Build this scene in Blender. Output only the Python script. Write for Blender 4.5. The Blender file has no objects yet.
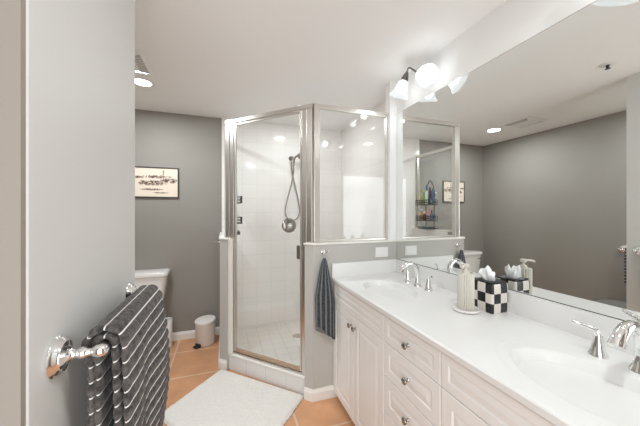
import bpy, bmesh, math, random
from mathutils import Vector, Matrix
from math import pi, sin, cos, radians, sqrt

random.seed(7)
S = bpy.context.scene
COL = S.collection

# ------------------------------------------------------------------ camera, world, exposure
cam_d = bpy.data.cameras.new('camera')
cam_d.sensor_width = 36.0
cam_d.lens = 272.4 / 640.0 * 36.0
cam_d.shift_y = -1.2 / 640.0
cam_d.clip_start = 0.02
cam = bpy.data.objects.new('camera', cam_d)
COL.objects.link(cam)
cam.location = (0, 0, 1.381)
cam.rotation_euler = (radians(90), 0, radians(-19.31))
S.camera = cam

world = bpy.data.worlds.new('world')
S.world = world
world.use_nodes = True
world.node_tree.nodes['Background'].inputs['Color'].default_value = (1.0, 0.97, 0.93, 1)
world.node_tree.nodes['Background'].inputs['Strength'].default_value = 0.6

S.view_settings.view_transform = 'Standard'
S.view_settings.look = 'None'
S.view_settings.gamma = 1.0
S.view_settings.use_curve_mapping = False
S.view_settings.exposure = 0.42

BULB = 27.0         # emission of each bulb of the vanity lights
DOWN_W = 13.0       # each ceiling downlight
WARM = (0.91, 0.97, 1.0)
S.cycles.diffuse_bounces = 8
S.cycles.max_bounces = 16
S.cycles.transparent_max_bounces = 24

# unseen fill light added behind the camera in place of daylight
fill_light = bpy.data.lights.new('added_fill_light', 'AREA')
fill_light.shape = 'RECTANGLE'
fill_light.size = 1.45
fill_light.size_y = 2.0
fill_light.energy = 25.0
fill_light.color = (0.90, 0.96, 1.0)
fill_light_o = bpy.data.objects.new('added_fill_light', fill_light)
COL.objects.link(fill_light_o)
fill_light_o.location = (-0.25, -0.95, 1.08)
fill_light_o.rotation_euler = (radians(90), 0, 0)

# ------------------------------------------------------------------ room measures
CEIL = 2.44
WX = 1.325          # mirror face
Y1 = 1.893           # low wall at the vanity end
Y2 = 3.28           # far wall
XL = -1.295         # left wall
CZ = 0.895         # counter top
ZB = 0.997          # backsplash top / mirror bottom
ZM = 2.177          # mirror top
LOWZ = 1.151        # low wall top
HEADZ = 2.192       # shower header top

# ------------------------------------------------------------------ materials
def mat(name, rgb, rough=0.5, metal=0.0, spec=0.5, noise=0.0, nscale=20.0, bump=0.0, bscale=200.0, coat=0.0, sheen=0.0, emit=None, estr=0.0, trans=0.0, sss=0.0):
    m = bpy.data.materials.new(name)
    m.use_nodes = True
    nt = m.node_tree
    b = nt.nodes['Principled BSDF']
    b.inputs['Base Color'].default_value = (*rgb, 1)
    b.inputs['Roughness'].default_value = rough
    b.inputs['Metallic'].default_value = metal
    b.inputs['Specular IOR Level'].default_value = spec
    b.inputs['Coat Weight'].default_value = coat
    b.inputs['Sheen Weight'].default_value = sheen
    b.inputs['Transmission Weight'].default_value = trans
    if emit:
        b.inputs['Emission Color'].default_value = (*emit, 1)
        b.inputs['Emission Strength'].default_value = estr
    tc = nt.nodes.new('ShaderNodeTexCoord')
    if noise > 0:
        n = nt.nodes.new('ShaderNodeTexNoise')
        n.inputs['Scale'].default_value = nscale
        n.inputs['Detail'].default_value = 4
        nt.links.new(tc.outputs['Object'], n.inputs['Vector'])
        mx = nt.nodes.new('ShaderNodeMix')
        mx.data_type = 'RGBA'
        mx.inputs[6].default_value = (*[c * (1 - noise) for c in rgb], 1)
        mx.inputs[7].default_value = (*[min(1, c * (1 + noise)) for c in rgb], 1)
        nt.links.new(n.outputs['Fac'], mx.inputs[0])
        nt.links.new(mx.outputs[2], b.inputs['Base Color'])
    if bump > 0:
        n2 = nt.nodes.new('ShaderNodeTexNoise')
        n2.inputs['Scale'].default_value = bscale
        n2.inputs['Detail'].default_value = 3
        nt.links.new(tc.outputs['Object'], n2.inputs['Vector'])
        bp = nt.nodes.new('ShaderNodeBump')
        bp.inputs['Strength'].default_value = bump
        bp.inputs['Distance'].default_value = 0.004
        nt.links.new(n2.outputs['Fac'], bp.inputs['Height'])
        nt.links.new(bp.outputs['Normal'], b.inputs['Normal'])
    return m

def tile_mat(name, rgb, grout, size, mortar, rough, axes='xy', off=(0, 0, 0), var=0.04, noise=0.0, nscale=6.0, bump=0.3, size2=None):
    """square tiles in the plane given by axes, in object space"""
    m = bpy.data.materials.new(name)
    m.use_nodes = True
    nt = m.node_tree
    b = nt.nodes['Principled BSDF']
    b.inputs['Roughness'].default_value = rough
    b.inputs['Specular IOR Level'].default_value = 0.3
    tc = nt.nodes.new('ShaderNodeTexCoord')
    sub = nt.nodes.new('ShaderNodeVectorMath')
    sub.operation = 'SUBTRACT'
    sub.inputs[1].default_value = off
    nt.links.new(tc.outputs['Object'], sub.inputs[0])
    vec = sub.outputs[0]
    if axes != 'xy':
        sep = nt.nodes.new('ShaderNodeSeparateXYZ')
        com = nt.nodes.new('ShaderNodeCombineXYZ')
        nt.links.new(vec, sep.inputs[0])
        nt.links.new(sep.outputs[axes[0].upper()], com.inputs[0])
        nt.links.new(sep.outputs[axes[1].upper()], com.inputs[1])
        vec = com.outputs[0]
    br = nt.nodes.new('ShaderNodeTexBrick')
    br.offset = 0.0
    br.squash = 1.0
    br.inputs['Scale'].default_value = 1.0
    br.inputs['Brick Width'].default_value = size
    br.inputs['Row Height'].default_value = size2 or size
    br.inputs['Mortar Size'].default_value = mortar
    br.inputs['Mortar Smooth'].default_value = 0.2
    br.inputs['Color1'].default_value = (*[c * (1 - var) for c in rgb], 1)
    br.inputs['Color2'].default_value = (*[min(1, c * (1 + var)) for c in rgb], 1)
    br.inputs['Mortar'].default_value = (*grout, 1)
    nt.links.new(vec, br.inputs['Vector'])
    colr = br.outputs['Color']
    if noise > 0:
        n = nt.nodes.new('ShaderNodeTexNoise')
        n.inputs['Scale'].default_value = nscale
        n.inputs['Detail'].default_value = 5
        nt.links.new(tc.outputs['Object'], n.inputs['Vector'])
        rp = nt.nodes.new('ShaderNodeMapRange')
        rp.inputs['To Min'].default_value = 1 - noise
        rp.inputs['To Max'].default_value = 1 + noise
        rp.inputs['From Min'].default_value = 0.3
        rp.inputs['From Max'].default_value = 0.7
        nt.links.new(n.outputs['Fac'], rp.inputs['Value'])
        mu = nt.nodes.new('ShaderNodeVectorMath')
        mu.operation = 'SCALE'
        nt.links.new(colr, mu.inputs[0])
        nt.links.new(rp.outputs[0], mu.inputs['Scale'])
        colr = mu.outputs[0]
    nt.links.new(colr, b.inputs['Base Color'])
    bp = nt.nodes.new('ShaderNodeBump')
    bp.inputs['Strength'].default_value = bump
    bp.inputs['Distance'].default_value = 0.002
    bp.invert = True
    nt.links.new(br.outputs['Fac'], bp.inputs['Height'])
    nt.links.new(bp.outputs['Normal'], b.inputs['Normal'])
    return m

def glass_mat():
    m = bpy.data.materials.new('clear_glass')
    m.use_nodes = True
    nt = m.node_tree
    for n in list(nt.nodes):
        nt.nodes.remove(n)
    out = nt.nodes.new('ShaderNodeOutputMaterial')
    tr = nt.nodes.new('ShaderNodeBsdfTransparent')
    tr.inputs['Color'].default_value = (0.982, 0.986, 0.983, 1)
    gl = nt.nodes.new('ShaderNodeBsdfGlossy')
    gl.inputs['Roughness'].default_value = 0.0
    lw = nt.nodes.new('ShaderNodeLayerWeight')        # Schlick reflectance of each face
    lw.inputs['Blend'].default_value = 0.5
    pw = nt.nodes.new('ShaderNodeMath'); pw.operation = 'POWER'; pw.inputs[1].default_value = 5.0
    nt.links.new(lw.outputs['Facing'], pw.inputs[0])
    fr = nt.nodes.new('ShaderNodeMath'); fr.operation = 'MULTIPLY_ADD'
    fr.inputs[1].default_value = 0.95; fr.inputs[2].default_value = 0.045
    nt.links.new(pw.outputs[0], fr.inputs[0])
    mx = nt.nodes.new('ShaderNodeMixShader')
    nt.links.new(fr.outputs[0], mx.inputs[0])
    nt.links.new(tr.outputs[0], mx.inputs[1])
    nt.links.new(gl.outputs[0], mx.inputs[2])
    nt.links.new(mx.outputs[0], out.inputs['Surface'])
    return m

def stripe_mat(name, base, line, period, width, coord, noise=0.25, bump=0.8, second=None):
    """cloth with stripes at equal steps of one UV coordinate (metres along the cloth)"""
    m = bpy.data.materials.new(name)
    m.use_nodes = True
    nt = m.node_tree
    b = nt.nodes['Principled BSDF']
    b.inputs['Roughness'].default_value = 0.95
    b.inputs['Specular IOR Level'].default_value = 0.1
    b.inputs['Sheen Weight'].default_value = 0.15
    uv = nt.nodes.new('ShaderNodeUVMap')
    sep = nt.nodes.new('ShaderNodeSeparateXYZ')
    nt.links.new(uv.outputs[0], sep.inputs[0])
    dv = nt.nodes.new('ShaderNodeMath'); dv.operation = 'DIVIDE'
    dv.inputs[1].default_value = period
    nt.links.new(sep.outputs['XY'.index(coord)], dv.inputs[0])
    fr = nt.nodes.new('ShaderNodeMath'); fr.operation = 'FRACT'
    nt.links.new(dv.outputs[0], fr.inputs[0])
    s5 = nt.nodes.new('ShaderNodeMath'); s5.operation = 'SUBTRACT'; s5.inputs[1].default_value = 0.5
    nt.links.new(fr.outputs[0], s5.inputs[0])
    ab = nt.nodes.new('ShaderNodeMath'); ab.operation = 'ABSOLUTE'
    nt.links.new(s5.outputs[0], ab.inputs[0])
    gt = nt.nodes.new('ShaderNodeMath'); gt.operation = 'GREATER_THAN'
    gt.inputs[1].default_value = 0.5 - width / period / 2
    nt.links.new(ab.outputs[0], gt.inputs[0])
    tc = nt.nodes.new('ShaderNodeTexCoord')
    n = nt.nodes.new('ShaderNodeTexNoise')
    n.inputs['Scale'].default_value = 85
    n.inputs['Detail'].default_value = 6
    nt.links.new(tc.outputs['Object'], n.inputs['Vector'])
    mx0 = nt.nodes.new('ShaderNodeMix'); mx0.data_type = 'RGBA'
    mx0.inputs[6].default_value = (*[c * (1 - noise) for c in base], 1)
    mx0.inputs[7].default_value = (*[c * (1 + noise) for c in (second or base)], 1)
    rr = nt.nodes.new('ShaderNodeMapRange')
    rr.inputs['From Min'].default_value = 0.35
    rr.inputs['From Max'].default_value = 0.65
    nt.links.new(n.outputs['Fac'], rr.inputs['Value'])
    nt.links.new(rr.outputs[0], mx0.inputs[0])
    mx = nt.nodes.new('ShaderNodeMix'); mx.data_type = 'RGBA'
    nt.links.new(gt.outputs[0], mx.inputs[0])
    nt.links.new(mx0.outputs[2], mx.inputs[6])
    mx.inputs[7].default_value = (*line, 1)
    nt.links.new(mx.outputs[2], b.inputs['Base Color'])
    bp = nt.nodes.new('ShaderNodeBump')
    bp.inputs['Strength'].default_value = bump
    bp.inputs['Distance'].default_value = 0.003
    nt.links.new(n.outputs['Fac'], bp.inputs['Height'])
    nt.links.new(bp.outputs['Normal'], b.inputs['Normal'])
    return m

M = {}
M['paint'] = mat('grey_wall_paint', (0.268, 0.248, 0.222), 0.7, noise=0.02, nscale=3, bump=0.05, bscale=250)
M['paint_hall'] = mat('beige_wall_paint_shaded', (0.30, 0.262, 0.225), 0.75, noise=0.02, nscale=3)  # beige darkened to carry the shade on the wall left of the partition
M['white_wall'] = mat('white_wall_paint', (0.635, 0.625, 0.605), 0.55, noise=0.012, nscale=3, bump=0.03, bscale=250)
M['lamplit_wall'] = mat('lamplit_wall_paint', (0.83, 0.825, 0.81), 0.6, noise=0.01, nscale=3)  # lamp light on the mirror wall and pier is put into this brighter paint
M['ceiling'] = mat('ceiling_paint', (0.91, 0.905, 0.895), 0.9, noise=0.012, nscale=3, bump=0.04, bscale=180)
M['trim'] = mat('white_trim_paint', (0.78, 0.755, 0.71), 0.4, noise=0.01)
M['floor'] = tile_mat('terracotta_floor_tile', (0.58, 0.305, 0.165), (0.66, 0.47, 0.33), 0.45, 0.008, 0.38, 'xy', (-0.455, 2.527, 0), 0.06, 0.17, 4.0)
M['sh_xz'] = tile_mat('white_shower_tile_back', (0.86, 0.83, 0.805), (0.77, 0.74, 0.71), 0.165, 0.003, 0.10, 'xz', (0.03, 0, 0.05), 0.008, bump=0.2)
M['sh_yz'] = tile_mat('white_shower_tile_side', (0.86, 0.83, 0.805), (0.77, 0.74, 0.71), 0.165, 0.003, 0.10, 'yz', (0, 0.02, 0.05), 0.008, bump=0.2)
M['sh_floor'] = tile_mat('white_shower_floor_tile', (0.76, 0.73, 0.69), (0.64, 0.60, 0.55), 0.115, 0.0035, 0.3, 'xy', (0, 0, 0), 0.02)
M['curb'] = tile_mat('curb_tile', (0.72, 0.69, 0.66), (0.62, 0.58, 0.55), 0.2, 0.003, 0.25, 'xz', (0.05, 0, 0.18), 0.02, size2=0.4)
M['marble'] = mat('white_cultured_marble', (0.775, 0.77, 0.755), 0.28, noise=0.015, nscale=5, coat=0.0)
M['cab'] = mat('white_thermofoil', (0.86, 0.84, 0.82), 0.35, noise=0.008, nscale=6)
M['cab_in'] = mat('cabinet_carcass', (0.52, 0.48, 0.44), 0.6, noise=0.02)
M['kick'] = mat('toe_kick_board', (0.42, 0.38, 0.34), 0.6, noise=0.03)
M['chrome'] = mat('polished_chrome', (0.86, 0.86, 0.86), 0.06, 1.0)
M['nickel'] = mat('brushed_nickel', (0.62, 0.59, 0.55), 0.22, 1.0)
M['knob'] = mat('darkened_nickel', (0.36, 0.335, 0.31), 0.2, 1.0)  # dark reflections on the drawer knobs are put into this metal's tone
M['alu'] = mat('bright_aluminium', (0.66, 0.625, 0.585), 0.30, 1.0, noise=0.02, nscale=3)
M['rust'] = mat('stained_aluminium', (0.47, 0.33, 0.23), 0.45, 0.5, noise=0.35, nscale=30)
M['iron'] = mat('dark_bronze_metal', (0.22, 0.20, 0.19), 0.35, 1.0)
M['glass'] = glass_mat()
M['mirror'] = mat('mirror_silver', (0.86, 0.875, 0.86), 0.0, 1.0)
M['black'] = mat('black_plastic', (0.018, 0.018, 0.02), 0.35)
M['ceramic'] = mat('white_ceramic', (0.80, 0.77, 0.735), 0.12, coat=0.4, noise=0.006)
M['plastic'] = mat('white_plastic', (0.80, 0.79, 0.775), 0.35, noise=0.006)
M['enamel'] = mat('cream_enamel', (0.74, 0.70, 0.66), 0.28, noise=0.01)
M['grille'] = mat('grey_grille', (0.44, 0.42, 0.40), 0.6)
M['rug'] = mat('cream_pile', (0.72, 0.685, 0.645), 0.95, noise=0.10, nscale=70, bump=1.0, bscale=120, sheen=0.2)
M['rug_back'] = mat('rug_backing', (0.30, 0.25, 0.2), 0.9)
M['soap'] = mat('ribbed_stoneware', (0.63, 0.60, 0.535), 0.4, noise=0.02, nscale=30)
M['pump'] = mat('beige_pump_plastic', (0.66, 0.61, 0.54), 0.35)
M['tissue'] = mat('soft_white_tissue', (0.90, 0.90, 0.895), 0.9, noise=0.02, nscale=30)
M['frame'] = mat('dark_picture_frame', (0.035, 0.028, 0.024), 0.4)
M['towel'] = stripe_mat('grey_waffle_terry', (0.078, 0.070, 0.066), (0.74, 0.72, 0.69), 0.0335, 0.0031, 'Y', 0.5, 1.0)
M['handtowel'] = stripe_mat('slate_striped_terry', (0.050, 0.054, 0.058), (0.17, 0.18, 0.19), 0.033, 0.010, 'X', 0.35, 0.8)
def shade_mat():
    m = mat('opal_glass', (0.035, 0.035, 0.035), 0.15, emit=(0.95, 0.985, 1.0), estr=0.66)
    nt = m.node_tree
    out = nt.nodes['Material Output']
    tr = nt.nodes.new('ShaderNodeBsdfTransparent')
    mx = nt.nodes.new('ShaderNodeMixShader')
    mx.inputs[0].default_value = 0.58
    nt.links.new(tr.outputs[0], mx.inputs[1])
    nt.links.new(nt.nodes['Principled BSDF'].outputs[0], mx.inputs[2])
    nt.links.new(mx.outputs[0], out.inputs['Surface'])
    return m
M['shade'] = shade_mat()
M['bulb'] = mat('lit_bulb', (1, 1, 1), 0.4, emit=(0.93, 0.98, 1.0), estr=BULB)
M['disc'] = mat('lit_downlight_lens', (1, 1, 1), 0.5, emit=(1.0, 0.98, 0.95), estr=4.0)

def checker_mat():
    m = bpy.data.materials.new('black_and_cream_check')
    m.use_nodes = True
    nt = m.node_tree
    b = nt.nodes['Principled BSDF']
    b.inputs['Roughness'].default_value = 0.3
    uv = nt.nodes.new('ShaderNodeUVMap')
    ck = nt.nodes.new('ShaderNodeTexChecker')
    ck.inputs['Scale'].default_value = 1.0
    ck.inputs['Color1'].default_value = (0.016, 0.016, 0.018, 1)
    ck.inputs['Color2'].default_value = (0.74, 0.69, 0.63, 1)
    nt.links.new(uv.outputs[0], ck.inputs['Vector'])
    nt.links.new(ck.outputs['Color'], b.inputs['Base Color'])
    return m
M['check'] = checker_mat()

# ------------------------------------------------------------------ mesh helpers
def box(bm, x0, x1, y0, y1, z0, z1, mt=None):
    vs = [bm.verts.new(p) for p in ((x0, y0, z0), (x1, y0, z0), (x1, y1, z0), (x0, y1, z0), (x0, y0, z1), (x1, y0, z1), (x1, y1, z1), (x0, y1, z1))]
    if mt is not None:
        for v in vs:
            v.co = mt @ v.co
    for f in ((0, 3, 2, 1), (4, 5, 6, 7), (0, 1, 5, 4), (1, 2, 6, 5), (2, 3, 7, 6), (3, 0, 4, 7)):
        bm.faces.new([vs[i] for i in f])

def prism(bm, poly, z0, z1):
    lo = [bm.verts.new((x, y, z0)) for x, y in poly]
    hi = [bm.verts.new((x, y, z1)) for x, y in poly]
    n = len(poly)
    bm.faces.new(lo[::-1])
    bm.faces.new(hi)
    for i in range(n):
        bm.faces.new((lo[i], lo[(i + 1) % n], hi[(i + 1) % n], hi[i]))

def lathe(bm, prof, seg=32, mt=None, cap=True, sx=1.0, sy=1.0):
    """prof: list of (r, z) ; revolved about local Z then moved by mt"""
    rings = []
    for r, z in prof:
        if r < 1e-6:
            p = Vector((0, 0, z))
            rings.append([bm.verts.new(mt @ p if mt else p)])
        else:
            ring = []
            for i in range(seg):
                a = 2 * pi * i / seg
                p = Vector((r * cos(a) * sx, r * sin(a) * sy, z))
                ring.append(bm.verts.new(mt @ p if mt else p))
            rings.append(ring)
    for a, b in zip(rings, rings[1:]):
        if len(a) == 1 and len(b) == 1:
            continue
        if len(a) == 1:
            for i in range(seg):
                bm.faces.new((a[0], b[(i + 1) % seg], b[i]))
        elif len(b) == 1:
            for i in range(seg):
                bm.faces.new((a[i], a[(i + 1) % seg], b[0]))
        else:
            for i in range(seg):
                bm.faces.new((a[i], a[(i + 1) % seg], b[(i + 1) % seg], b[i]))
    if cap:
        if len(rings[0]) > 1:
            bm.faces.new(rings[0][::-1])
        if len(rings[-1]) > 1:
            bm.faces.new(rings[-1])

def catmull(pts, n=8):
    pts = [Vector(p) for p in pts]
    P = [pts[0] * 2 - pts[1]] + pts + [pts[-1] * 2 - pts[-2]]
    out = []
    for i in range(1, len(P) - 2):
        p0, p1, p2, p3 = P[i - 1:i + 3]
        for k in range(n):
            t = k / n
            out.append(0.5 * ((2 * p1) + (p2 - p0) * t + (2 * p0 - 5 * p1 + 4 * p2 - p3) * t * t + (3 * p1 - p0 - 3 * p2 + p3) * t ** 3))
    out.append(pts[-1])
    return out

def tube(bm, pts, rad, seg=12, closed=False, flat=1.0, up=None):
    """tube along pts; rad number or list; flat squeezes the second axis"""
    pts = [Vector(p) for p in pts]
    n = len(pts)
    rads = rad if isinstance(rad, (list, tuple)) else [rad] * n
    rings = []
    prev = None
    for i, p in enumerate(pts):
        if closed:
            d = pts[(i + 1) % n] - pts[i - 1]
        else:
            d = pts[min(i + 1, n - 1)] - pts[max(i - 1, 0)]
        d.normalize()
        if prev is None:
            ref = Vector(up) if up else (Vector((0, 0, 1)) if abs(d.z) < 0.9 else Vector((1, 0, 0)))
            a = d.cross(ref).normalized()
        else:
            a = (prev - d * prev.dot(d)).normalized()
        prev = a
        b = d.cross(a)
        rings.append([bm.verts.new(p + a * (cos(2 * pi * k / seg) * rads[i]) + b * (sin(2 * pi * k / seg) * rads[i] * flat)) for k in range(seg)])
    m = n if closed else n - 1
    for i in range(m):
        A, B = rings[i], rings[(i + 1) % n]
        for k in range(seg):
            bm.faces.new((A[k], A[(k + 1) % seg], B[(k + 1) % seg], B[k]))
    if not closed:
        bm.faces.new(rings[0][::-1])
        bm.faces.new(rings[-1])

def frame_mt(loc, axis, up=(0, 0, 1)):
    """matrix whose local Z points along axis"""
    z = Vector(axis).normalized()
    u = Vector(up)
    if abs(z.dot(u)) > 0.98:
        u = Vector((0, 1, 0))
    x = u.cross(z).normalized()
    y = z.cross(x)
    m = Matrix((x, y, z)).transposed().to_4x4()
    m.translation = Vector(loc)
    return m

def obj(name, bm, m, parent=None, smooth=None, bevel=0.0, segs=2, subsurf=0):
    bmesh.ops.recalc_face_normals(bm, faces=bm.faces[:])
    me = bpy.data.meshes.new(name)
    bm.to_mesh(me)
    bm.free()
    o = bpy.data.objects.new(name, me)
    COL.objects.link(o)
    me.materials.append(m)
    if smooth is not None:
        me.polygons.foreach_set('use_smooth', [True] * len(me.polygons))
        if smooth < 180:
            try:
                me.set_sharp_from_angle(angle=radians(smooth))
            except Exception:
                pass
    if bevel > 0:
        bv = o.modifiers.new('bevel', 'BEVEL')
        bv.width = bevel
        bv.segments = segs
        bv.limit_method = 'ANGLE'
        bv.angle_limit = radians(40)
        bv.harden_normals = False
    if subsurf:
        ss = o.modifiers.new('subdivision', 'SUBSURF')
        ss.levels = subsurf
        ss.render_levels = subsurf
    if parent is not None:
        o.parent = parent
        o.matrix_parent_inverse = Matrix.Translation(parent.location).inverted() if parent.type == 'EMPTY' else Matrix.Identity(4)
        if parent.type != 'EMPTY' and parent.parent is not None:
            pass
    return o

def tag(o, label, cat, group=None, kind=None):
    o['label'] = label
    o['category'] = cat
    if group:
        o['group'] = group
    if kind:
        o['kind'] = kind
    return o

def thing(name, label, cat, loc=(0, 0, 0), group=None):
    o = bpy.data.objects.new(name, None)
    o.empty_display_size = 0.05
    COL.objects.link(o)
    o.location = loc
    return tag(o, label, cat, group)

def struct(name, bm, m, label=None, cat=None, bevel=0.0, smooth=None):
    o = obj(name, bm, m, None, smooth, bevel)
    o['kind'] = 'structure'
    if label:
        o['label'] = label
        o['category'] = cat
    return o

def B(*a, **k):
    bm = bmesh.new()
    box(bm, *a, **k)
    return bm

def L(prof, **k):
    bm = bmesh.new()
    lathe(bm, prof, **k)
    return bm

def T(pts, rad, **k):
    bm = bmesh.new()
    tube(bm, pts, rad, **k)
    return bm

def dup(root, loc, label=None):
    """copy a thing with its parts and sub-parts to a new place"""
    def cp(o, parent):
        c = o.copy()
        COL.objects.link(c)
        if parent is not None:
            c.parent = parent
            c.matrix_parent_inverse = o.matrix_parent_inverse.copy()
        for ch in [x for x in bpy.data.objects if x.parent == o]:
            cp(ch, c)
        return c
    r = cp(root, None)
    r.location = loc
    if label:
        r['label'] = label
    return r

# ------------------------------------------------------------------ the neo-angle shower line
PA = Vector((0.609, Y1))
E_ = Vector((-0.6934, 0.7205))
N_ = Vector((0.7205, 0.6934))           # into the shower
def dl(t, off=0.0):
    p = PA + E_ * t + N_ * off
    return (p.x, p.y)

# ------------------------------------------------------------------ room shell
bm = bmesh.new(); box(bm, XL - 0.1, 1.55, -1.0, Y2 + 0.1, -0.06, 0.0)
struct('floor', bm, M['floor'], 'terracotta square floor tiles', 'floor')
bm = bmesh.new(); box(bm, XL - 0.1, 1.55, -1.0, Y2 + 0.1, CEIL, CEIL + 0.06)
struct('ceiling', bm, M['ceiling'], 'smooth white ceiling', 'ceiling')
struct('wall_far', B(XL - 0.1, 1.55, Y2, Y2 + 0.1, 0, CEIL), M['paint'], 'grey wall behind the toilet', 'wall')
struct('wall_left', B(XL - 0.1, XL, -1.0, Y2, 0, CEIL), M['paint'], 'grey wall seen in the mirror', 'wall')
struct('wall_right', B(WX + 0.007, 1.55, -1.0, Y1 + 0.11, 0, CEIL), M['lamplit_wall'], 'pale wall above and behind the mirror', 'wall')
bm = bmesh.new()
uo = [(XL, 0), (-1.0, 0), (-1.0, 2.15), (0.5, 2.15), (0.5, 0), (WX + 0.007, 0), (WX + 0.007, CEIL), (XL, CEIL)]
fa = [bm.verts.new((x, -1.0, z)) for x, z in uo]; fb = [bm.verts.new((x, -0.9, z)) for x, z in uo]
bm.faces.new(fa); bm.faces.new(fb[::-1])
for q in range(len(uo)):
    r2 = (q + 1) % len(uo)
    bm.faces.new((fa[q], fb[q], fb[r2], fa[r2]))
struct('wall_back', bm, M['paint_hall'], 'beige wall behind the camera, its doorway added to let light in', 'wall')  # unseen back wall; the opening is added so light can enter
bm = bmesh.new(); box(bm, -0.44, -0.324, 0.618, 1.222, 0, CEIL)
wp = struct('wall_partition', bm, M['white_wall'], 'white partition at the left carrying the towel bar', 'wall', bevel=0.003)
bm = bmesh.new(); box(bm, XL, -0.327, 0.605, 0.6175, 0, CEIL)
struct('wall_hall', bm, M['paint_hall'], 'beige wall left of the white partition', 'wall')
# shower tile walls
struct('wall_shower_back', B(-0.03, 1.44, Y2 - 0.012, Y2, 0.0, CEIL), M['sh_xz'], 'white tiled back wall of the shower', 'wall')
struct('wall_shower_right', B(1.44, 1.55, Y1 + 0.11, Y2, 0.0, CEIL), M['sh_yz'], 'white tiled right wall of the shower', 'wall')
# low walls
rpoly = [(PA.x, PA.y), (WX + 0.007, Y1), (WX + 0.007, Y1 + 0.11), (0.70, Y1 + 0.11), dl(0.07, 0.11), dl(0.07)]
lpoly = [(-0.04, Y2), (-0.04, dl(0.936)[1]), dl(0.849), dl(0.849, 0.11), (0.07, 2.62), (0.07, Y2)]
M['paint_low_lit'] = mat('lit_grey_wall_paint', (0.46, 0.445, 0.415), 0.6, noise=0.015, nscale=3, bump=0.04, bscale=250)  # the grey paint made paler for the stronger light on the low walls
bm = bmesh.new(); prism(bm, rpoly, 0, LOWZ - 0.014)
struct('wall_shower_front', bm, M['paint_low_lit'], 'low grey wall between vanity and shower', 'wall')
bm = bmesh.new(); prism(bm, lpoly, 0, LOWZ - 0.014)
struct('wall_shower_left', bm, M['paint_low_lit'], 'low grey wall between toilet and shower', 'wall')
def grow(poly, g):
    c = Vector((sum(p[0] for p in poly) / len(poly), sum(p[1] for p in poly) / len(poly)))
    return [(x + (g if x > c.x else -g) * 0.6, y + (g if y > c.y else -g)) for x, y in poly]
bm = bmesh.new(); prism(bm, [(PA.x - 0.006, Y1 - 0.008), (WX + 0.006, Y1 - 0.008), (WX + 0.006, Y1 + 0.118), (0.71, Y1 + 0.118), dl(0.07, 0.118), dl(0.078, -0.008)], LOWZ - 0.014, LOWZ)
struct('trim_1', bm, M['trim'], 'white cap on the low wall beside the vanity', 'trim', bevel=0.003)
bm = bmesh.new(); prism(bm, [(-0.048, Y2), (-0.048, dl(0.936)[1] - 0.004), dl(0.842, -0.008), dl(0.842, 0.118), (0.078, 2.62), (0.078, Y2)], LOWZ - 0.014, LOWZ)
struct('trim_2', bm, M['trim'], 'white cap on the low wall beside the toilet', 'trim', bevel=0.003)
struct('wall_pier', B(1.264, WX + 0.007, Y1, Y1 + 0.066, LOWZ, CEIL), M['lamplit_wall'], 'narrow white pier between shower glass and mirror', 'wall')
jb = obj('trim_4', B(0.815, 0.851, 0.012, 0.045, 0.142, LOWZ - 0.014), M['trim'], bevel=0.003)
jb.matrix_world = Matrix(((E_.x, N_.x, 0, PA.x), (E_.y, N_.y, 0, PA.y), (0, 0, 1, 0), (0, 0, 0, 1)))
tag(jb, 'white upright trim at the left end of the shower step', 'trim', kind='structure')
# curb and shower floor
bm = bmesh.new()
mt = Matrix(((E_.x, N_.x, 0, PA.x), (E_.y, N_.y, 0, PA.y), (0, 0, 1, 0), (0, 0, 0, 1)))
cb = obj('shower_curb', B(0.07, 0.849, 0.02, 0.11, 0, 0.128), M['curb'], bevel=0.004)
cb.matrix_world = mt
tag(cb, 'low white tiled step under the glass shower door', 'curb', kind='structure')
ct = obj('trim_3', B(0.07, 0.849, 0.014, 0.115, 0.128, 0.142), M['trim'], bevel=0.004)
ct.matrix_world = mt
tag(ct, 'white sill on the shower step', 'trim', kind='structure')
bm = bmesh.new(); prism(bm, [dl(0.07, 0.11), (0.70, Y1 + 0.11), (1.44, Y1 + 0.11), (1.44, Y2 - 0.012), (0.07, Y2 - 0.012), (0.07, 2.62), dl(0.849, 0.11)], 0.0, 0.04)
struct('floor_shower', bm, M['sh_floor'], 'white tiled shower floor', 'floor')
# tiled inner faces of the low walls
struct('wall_shower_inner_front', B(0.69, 1.44, Y1 + 0.1105, Y1 + 0.118, 0.04, LOWZ - 0.014), M['sh_xz'])
struct('wall_shower_inner_left', B(0.0705, 0.077, 2.63, Y2 - 0.012, 0.04, LOWZ - 0.014), M['sh_yz'])
# baseboards
def base_prof(bm, p, q, nrm, h=0.085, t=0.013):
    p = Vector((*p, 0)); q = Vector((*q, 0)); n = Vector((*nrm, 0))
    prof = [(0, 0), (t, 0), (t, h * 0.72), (t * 0.6, h * 0.86), (t * 0.35, h), (0, h)]
    A = [bm.verts.new(p + n * a + Vector((0, 0, z))) for a, z in prof]
    C = [bm.verts.new(q + n * a + Vector((0, 0, z))) for a, z in prof]
    k = len(prof)
    for i in range(k):
        bm.faces.new((A[i], A[(i + 1) % k], C[(i + 1) % k], C[i]))
    bm.faces.new(A); bm.faces.new(C[::-1])
bm = bmesh.new(); base_prof(bm, (XL, Y2), (-0.04, Y2), (0, -1))
struct('baseboard_far', bm, M['trim'], 'white baseboard along the grey far wall', 'baseboard')
bm = bmesh.new(); base_prof(bm, (XL, 0.62), (XL, Y2 - 0.014), (1, 0))
struct('baseboard_left', bm, M['trim'], 'white baseboard on the left wall', 'baseboard')
bm = bmesh.new(); base_prof(bm, (PA.x - 0.009, Y1), (0.85, Y1), (0, -1)); base_prof(bm, (PA.x, PA.y), dl(0.07), (-N_.x, -N_.y))
struct('baseboard_right', bm, M['trim'], 'white baseboard on the low wall beside the vanity', 'baseboard')
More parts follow.
